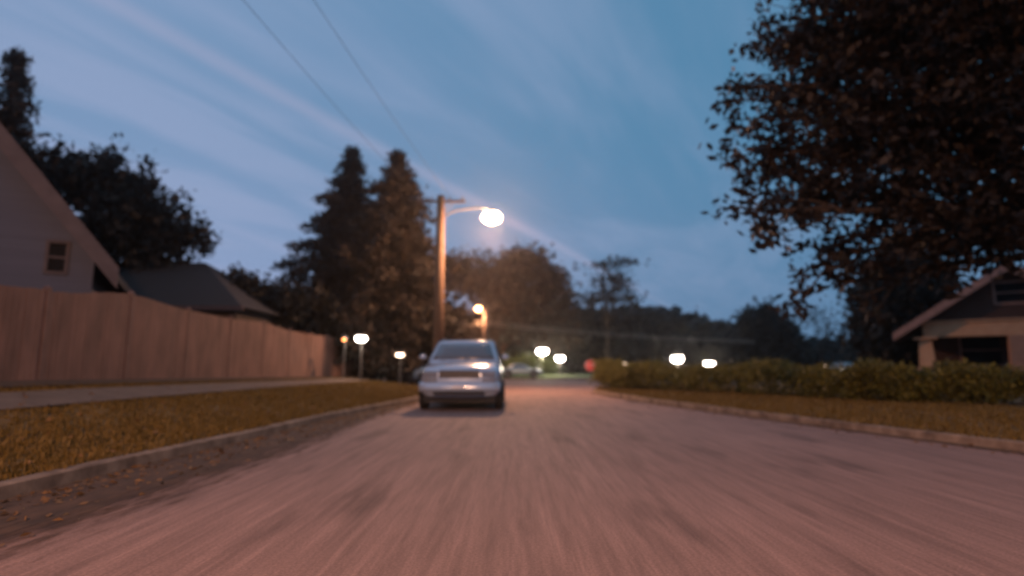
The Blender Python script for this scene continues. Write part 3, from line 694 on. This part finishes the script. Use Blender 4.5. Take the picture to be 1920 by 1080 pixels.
# lamps of the parking lot and park beyond
def area_lamp(x, y, Yd, wpx, label, em, power=0, col=(1, .8, .62), name='street_lamp', hpx=9):
    c = at(x, y, Yd); s = Yd / F; z0 = .13 if Yd > 57 else zbank(c.x, Yd) - .02
    r = empty(name, (c.x, Yd, z0)); tag(r, label, 'street lamp', 'lit lamps in the distance')
    hgt = c.z - z0; wd = wpx * s * .5; hh = hpx * s * .5
    MB().tube([(0, .12, 0), (0, .12, hgt + hh)], [.06, .04] if Yd > 57 else [.04, .03], 8).build('pole', M['steel'], r)
    hd = MB().prism([(-wd * 1.1, hgt + hh), (wd * 1.1, hgt + hh), (wd * .8, hgt + hh + .12), (-wd * .8, hgt + hh + .12)], -.22, .22, 'y').build('lamp_head', M['steel'], r)
    MB().lathe([(0, -hh), (wd * .6, -hh * .85), (wd, -hh * .2), (wd, hh * .3), (wd * .9, hh), (0, hh)], (0, 0, hgt), 14).build('lens', em, hd, smooth=True)
    if power: plight((0, -.3, hgt - hh - .2), power, col, hd, .15)
    return r
area_lamp(677, 636, 26.5, 20, 'bright white lamp over the far end of the tan fence', M['e_white'], 25, hpx=9)
area_lamp(1017, 660, 69, 20, 'bright white lamp above the lime-green bush, left of the stop sign', M['e_white'], 1500, (1, .9, .6), hpx=10)
area_lamp(1050, 673, 76, 16, 'smaller white lamp next right of the one above the lime-green bush', M['e_white'], 500, hpx=8)
area_lamp(1170, 684, 78, 13, 'thin low lamp glimmering over the lit end of the hedge', M['e_small'], 0, hpx=5)
area_lamp(1270, 674, 80, 20, 'brightest lamp above the hedge, left one of a close pair', M['e_white'], 600, hpx=11)
area_lamp(1330, 683, 84, 18, 'bright lamp above the hedge, right one of a close pair', M['e_white'], 500, hpx=8)
area_lamp(1240, 689, 70, 8, 'tiny pale lamp low at the hedge top beside the brightest pair', M['e_small'], 0, hpx=3)
area_lamp(1403, 673, 72, 9, 'small orange lamp in front of the round black tree', M['e_amber'], 0, hpx=4)
area_lamp(1545, 687, 66, 9, 'tiny pale lamp under the wispy small tree', M['e_small'], 0, hpx=3)
area_lamp(750, 666, 27.5, 15, 'dim pale glow made for window reflections, low under the spruces, just left of the suvs', M['e_small'], 0, hpx=6)  # post and glowing lens added to imitate pale window reflections
area_lamp(645, 637, 26, 6, 'tiny orange lamp beside the white lamp at the fence end', M['e_amber'], 0, hpx=4)
# ------------------------------------------------------------------ cars
def car(name, label, loc, rz, paint, Lc=5.0, Wc=1.92, H=1.82, kind='suv', lit=False):
    r = empty(name, loc, rz); tag(r, label, 'car'); hw = Wc / 2
    k = H / 1.82; belt = 1.24 * k
    # stations (y, half width, z bottom, z top); the front looks toward -y
    st = [(-Lc / 2, .80, .42, .92), (-Lc / 2 + .06, .88, .36, 1.04), (-Lc / 2 + .28, .95, .33, 1.10), (-Lc / 2 + .8, .99, .32, 1.17), (-Lc / 2 + 1.35, 1.0, .32, 1.24),
          (-.2, 1.0, .32, 1.27), (1.0, 1.0, .32, 1.27), (Lc / 2 - .5, .99, .33, 1.25), (Lc / 2 - .12, .95, .36, 1.18), (Lc / 2, .88, .45, 1.05)]
    v = []; f = []; n = 16
    for (y, wf, zb, zt) in st:
        zt *= k; w_ = hw * wf; zm = (zb + zt) / 2
        half = [(0, zb), (w_ * .7, zb), (w_ * .93, zb + .05), (w_ * .985, zb + .16), (w_, zm), (w_ * .985, zt - .16), (w_ * .93, zt - .05), (w_ * .75, zt), (0, zt + .035)]
        ring = half + [(-a, b) for a, b in half[-2:0:-1]]
        v += [(a, y, b) for a, b in ring]
    for i in range(len(st) - 1):
        for q in range(n): f.append((i * n + q, i * n + (q + 1) % n, (i + 1) * n + (q + 1) % n, (i + 1) * n + q))
    f.append(tuple(range(n))); f.append(tuple((len(st) - 1) * n + q for q in range(n)))
    MB().add(v, f).build('body', paint, r, smooth=True, subsurf=1)
    # greenhouse
    yb0, yb1 = -Lc / 2 + 1.22, (Lc / 2 - .28 if kind == 'suv' else Lc / 2 - .9); yt0, yt1 = yb0 + .78, yb1 - (.35 if kind == 'suv' else .6)
    zt = H; lev = [(0, belt - .06), (.06, belt + .02), (.5, belt + (zt - belt) * .5), (.84, zt - .09), (.93, zt - .03), (1.12, zt)]
    v = []; f = []
    for t, z in lev:
        tt = min(t, 1); w_ = hw * (.93 - .19 * tt) ; a, b = yb0 + (yt0 - yb0) * tt, yb1 + (yt1 - yb1) * tt
        if t > 1: w_ *= .80; a += .25; b -= .2
        c = .16
        for p in ((-w_ + c, a), (-w_ * .45, a - .05), (w_ * .45, a - .05), (w_ - c, a), (w_ - .02, a + c), (w_, (a + b) / 2), (w_ - .02, b - c), (w_ - c, b), (-w_ + c, b), (-w_ + .02, b - c), (-w_, (a + b) / 2), (-w_ + .02, a + c)):
            v.append((p[0], p[1], z))
    m_ = 12
    for i in range(len(lev) - 1):
        for q in range(m_): f.append((i * m_ + q, i * m_ + (q + 1) % m_, (i + 1) * m_ + (q + 1) % m_, (i + 1) * m_ + q))
    f.append(tuple((len(lev) - 1) * m_ + q for q in range(m_)))
    MB().add(v, f).build('cabin', paint, r, smooth=True)
    def gw(t): return hw * (.93 - .19 * t)
    def gy(t): return yb0 + (yt0 - yb0) * t
    def gz(t): return belt + .02 + (zt - .09 - belt - .02) * (t - .06) / .78
    # windscreen
    o = .018; v = []; f = []
    for i, t in enumerate((.09, .35, .6, .80)):
        for j in range(7):
            s = -1 + j / 3; w_ = gw(t) - .13; x = s * w_; y = gy(t) - .05 * (1 - max(0, abs(s) - .45) / .55) - o
            v.append((x, y, gz(t) + .0))
    for i in range(3):
        for j in range(6): f.append((i * 7 + j, i * 7 + j + 1, i * 7 + j + 8, i * 7 + j + 7))
    ws = MB().add(v, f).build('windscreen', M['tinted'], r, smooth=True)
    so = ws.modifiers.new('t', 'SOLIDIFY'); so.thickness = .012
    MB().tube([(-.62 * hw, gy(.1) - .09, gz(.1)), (-.05, gy(.16) - .09, gz(.16))], .010, 5).build('wiper', M['dark'], r)
    MB().tube([(.0, gy(.1) - .09, gz(.1)), (.55 * hw, gy(.16) - .09, gz(.16))], .010, 5).build('wiper', M['dark'], r)
    # side and rear glass
    for s in (-1, 1):
        for (fa, fb) in ((.06, .36), (.39, .66), (.69, .93)):
            v = []
            for t, yy in ((.1, fa), (.1, fb), (.8, fb), (.8, fa)):
                a, b = yb0 + (yt0 - yb0) * t + .16, yb1 + (yt1 - yb1) * t - .16
                v.append((s * (gw(t) + .012), a + (b - a) * yy, gz(t)))
            sd = MB().add(v, [(0, 1, 2, 3)]).build('side_window', M['tinted'], r); q = sd.modifiers.new('t', 'SOLIDIFY'); q.thickness = .01
        # mirror
        mr = MB(); mr.lathe([(0, -.08), (.07, -.07), (.105, -.02), (.11, .06), (0, .065)], (0, 0, 0), 12, 'y'); mr.v = [(a * .95 + s * (hw + .09), b + gy(.15) + .12, c * .75 + belt + .11) for a, b, c in mr.v]
        mi = mr.build('side_mirror', paint, r, smooth=True); MB().box((min(s * (hw - .1), s * (hw + .06)), gy(.15) + .10, belt + .05), (max(s * (hw - .1), s * (hw + .06)), gy(.15) + .16, belt + .1)).build('mirror_arm', M['trim'], mi)
        # head lamps
        x0_, x1_ = sorted((s * hw * .52, s * hw * .86)); yy = -Lc / 2 + .03; z0_, z1_ = .80 * k, .98 * k
        MB().prism([(x0_, z0_ + .02), (x1_, z0_), (x1_, z1_ - .01), (x0_, z1_)], yy - .05, yy + .15, 'y').build('headlight', M['e_white'] if lit else M['headlens'], r, bevel=.02)
        MB().prism([(x0_ + .02, z0_ - .09), (x1_, z0_ - .09), (x1_, z0_ - .02), (x0_ + .02, z0_ - .02)], yy - .045, yy + .12, 'y').build('indicator', M['headlens'], r, bevel=.01)
        x0_, x1_ = sorted((s * hw * .74, s * hw * .93)); MB().box((x0_, Lc / 2 - .1, .8 * k), (x1_, Lc / 2 + .02, 1.12 * k)).build('tail_light', M['red'], r, bevel=.02)
        for yy in (-Lc / 2 + .92, Lc / 2 - 1.0):
            ar = MB().lathe([(0, 0), (.46, 0), (.46, .02), (0, .02)], (s * (hw - .01) - .01, yy, .42), 24, 'x'); ar.build('wheel_arch', M['dark'], r)
            wl = MB().lathe([(.22, -.12), (.33, -.12), (.37, -.08), (.37, .08), (.33, .12), (.22, .12), (.2, 0)], (s * (hw - .085), yy, .37), 24, 'x')
            we = wl.build('wheel', M['dark'], r, smooth=True); rim = MB().lathe([(0, s * .09), (.06, s * .10), (.10, s * .07), (.2, s * .08), (.225, s * .105), (.235, s * .06)], (s * (hw - .085), yy, .37), 20, 'x'); rim.build('rim', M['chrome'], we, smooth=True)
    g = MB(); y0 = -Lc / 2
    g.box((-hw * .48, y0 - .015, .80 * k), (hw * .48, y0 + .06, .99 * k)); gr = g.build('grille', M['trim'], r, bevel=.02)
    b = MB()
    for i in range(3): b.box((-hw * .46, y0 - .03, (.835 + i * .05) * k), (hw * .46, y0 - .012, (.85 + i * .05) * k))
    b.build('grille_bar', M['steel'], gr)
    # bumpers
    for s, nm in ((-1, 'bumper'), (1, 'bumper')):
        v = []; prf = [(.02, .47), (-.10, .48), (-.12, .54), (-.11, .66), (-.02, .70)]
        xs = [-1, -.93, -.75, -.35, .35, .75, .93, 1]; bow = [.22, .10, .03, 0, 0, .03, .10, .22]
        for xx, bo in zip(xs, bow): v += [(xx * hw * .97, s * (Lc / 2 - (d if True else 0) - bo), z * k) for d, z in prf]
        m2 = 5; f = [(i * m2 + q, i * m2 + q + 1, (i + 1) * m2 + q + 1, (i + 1) * m2 + q) for i in range(7) for q in range(4)]
        bp = MB().add(v, f).build(nm, paint, r, smooth=True)
        if s < 0:
            MB().box((-hw * .6, y0 - .126, .40 * k), (hw * .6, y0 - .06, .475 * k)).build('air_intake', M['dark'], bp)
            MB().box((-.16, y0 - .14, .555 * k), (.16, y0 - .122, .63 * k)).build('number_plate', M['signwhite'], bp)
    MB().box((-hw * .85, y0 + .25, .22), (hw * .85, Lc / 2 - .25, .40)).build('underbody', M['dark'], r)
    if kind == 'suv':
        for s in (-1, 1): MB().tube([(s * hw * .62, yt0 + .15, H - .02), (s * hw * .64, yt0 + .25, H + .05), (s * hw * .64, yt1 - .25, H + .05), (s * hw * .62, yt1 - .15, H - .02)], .018, 6).build('roof_rail', M['trim'], r)
    return r
c0 = gnd(862, 770, 0)
car('parked_suv', 'white suv facing the viewpoint in the middle of the road', (c0.x, c0.y + 2.3, 0), R(0), M['white'], 5.1, 2.28, 2.0)
c1 = at(762, 690, 36); car('parked_suv', 'silver suv half hidden behind the white suv, at the corner', (c1.x + .35, 38, 0), R(-14), M['silver'], 4.9, 1.95, 1.9)
c2 = at(975, 700, 63); car('parked_sedan', 'pale green sedan parked side-on across the crossing street', (c2.x, 60.5, .14), R(90), M['teal'], 4.6, 1.8, 1.45, 'sedan')
c3 = at(1605, 688, 62); car('parked_sedan', 'distant sedan with lit headlights above the hedge, below the wispy tree', (c3.x, 64, .3), R(25), M['silver'], 4.6, 1.8, 1.45, 'sedan', lit=True)
# ------------------------------------------------------------------ stop sign
s0 = at(1107, 685, 40)
r = empty('stop_sign', (s0.x, 40, 0)); tag(r, 'red stop sign on a steel post beyond the lit hedge end', 'sign')
s = .40; oc = [(s * math.cos(R(22.5 + 45 * k)), s * math.sin(R(22.5 + 45 * k)) + s0.z) for k in range(8)]
bd = MB().prism(oc, 0, .012, 'y').build('sign_face', M['red'], r)
rim = MB()
for k in range(8):
    a = oc[k]; b = oc[(k + 1) % 8]; ia = (a[0] * .93, (a[1] - s0.z) * .93 + s0.z); ib = (b[0] * .93, (b[1] - s0.z) * .93 + s0.z)
    rim.add([(a[0] * .99, -.004, (a[1] - s0.z) * .99 + s0.z), (b[0] * .99, -.004, (b[1] - s0.z) * .99 + s0.z), (ib[0], -.004, ib[1]), (ia[0], -.004, ia[1])], [(0, 1, 2, 3)])
rim.build('border', M['signwhite'], bd)
MB().box((-.03, .015, 0), (.03, .06, s0.z + .38)).build('post', M['steel'], r)
cu = bpy.data.curves.new('t', 'FONT'); cu.body = 'STOP'; cu.size = .30; cu.align_x = 'CENTER'; cu.align_y = 'CENTER'; cu.extrude = .002
to = bpy.data.objects.new('t', cu); COL.objects.link(to); bpy.context.view_layer.update()
me = bpy.data.meshes.new_from_object(to.evaluated_get(bpy.context.evaluated_depsgraph_get())); bpy.data.objects.remove(to)
lt = bpy.data.objects.new('lettering', me); COL.objects.link(lt); me.materials.clear(); me.materials.append(M['signwhite']); lt.parent = bd; lt.rotation_euler = (R(90), 0, 0); lt.location = (0, -.006, s0.z)

# ------------------------------------------------------------------ thin volume added for the glow around the lamps
hm = bpy.data.materials.new('lamp_glow_haze'); hm.use_nodes = True; n = hm.node_tree.nodes; n.clear()
pv = n.new('ShaderNodeVolumePrincipled'); pv.inputs['Color'].default_value = (.9, .9, .92, 1); pv.inputs['Density'].default_value = GLOW_HAZE; pv.inputs['Anisotropy'].default_value = .82
o_ = n.new('ShaderNodeOutputMaterial'); hm.node_tree.links.new(pv.outputs[0], o_.inputs['Volume'])
tag(MB().box((-720, -130, -1.1), (720, 920, 26)).build('glow_haze', hm), kind='stuff')
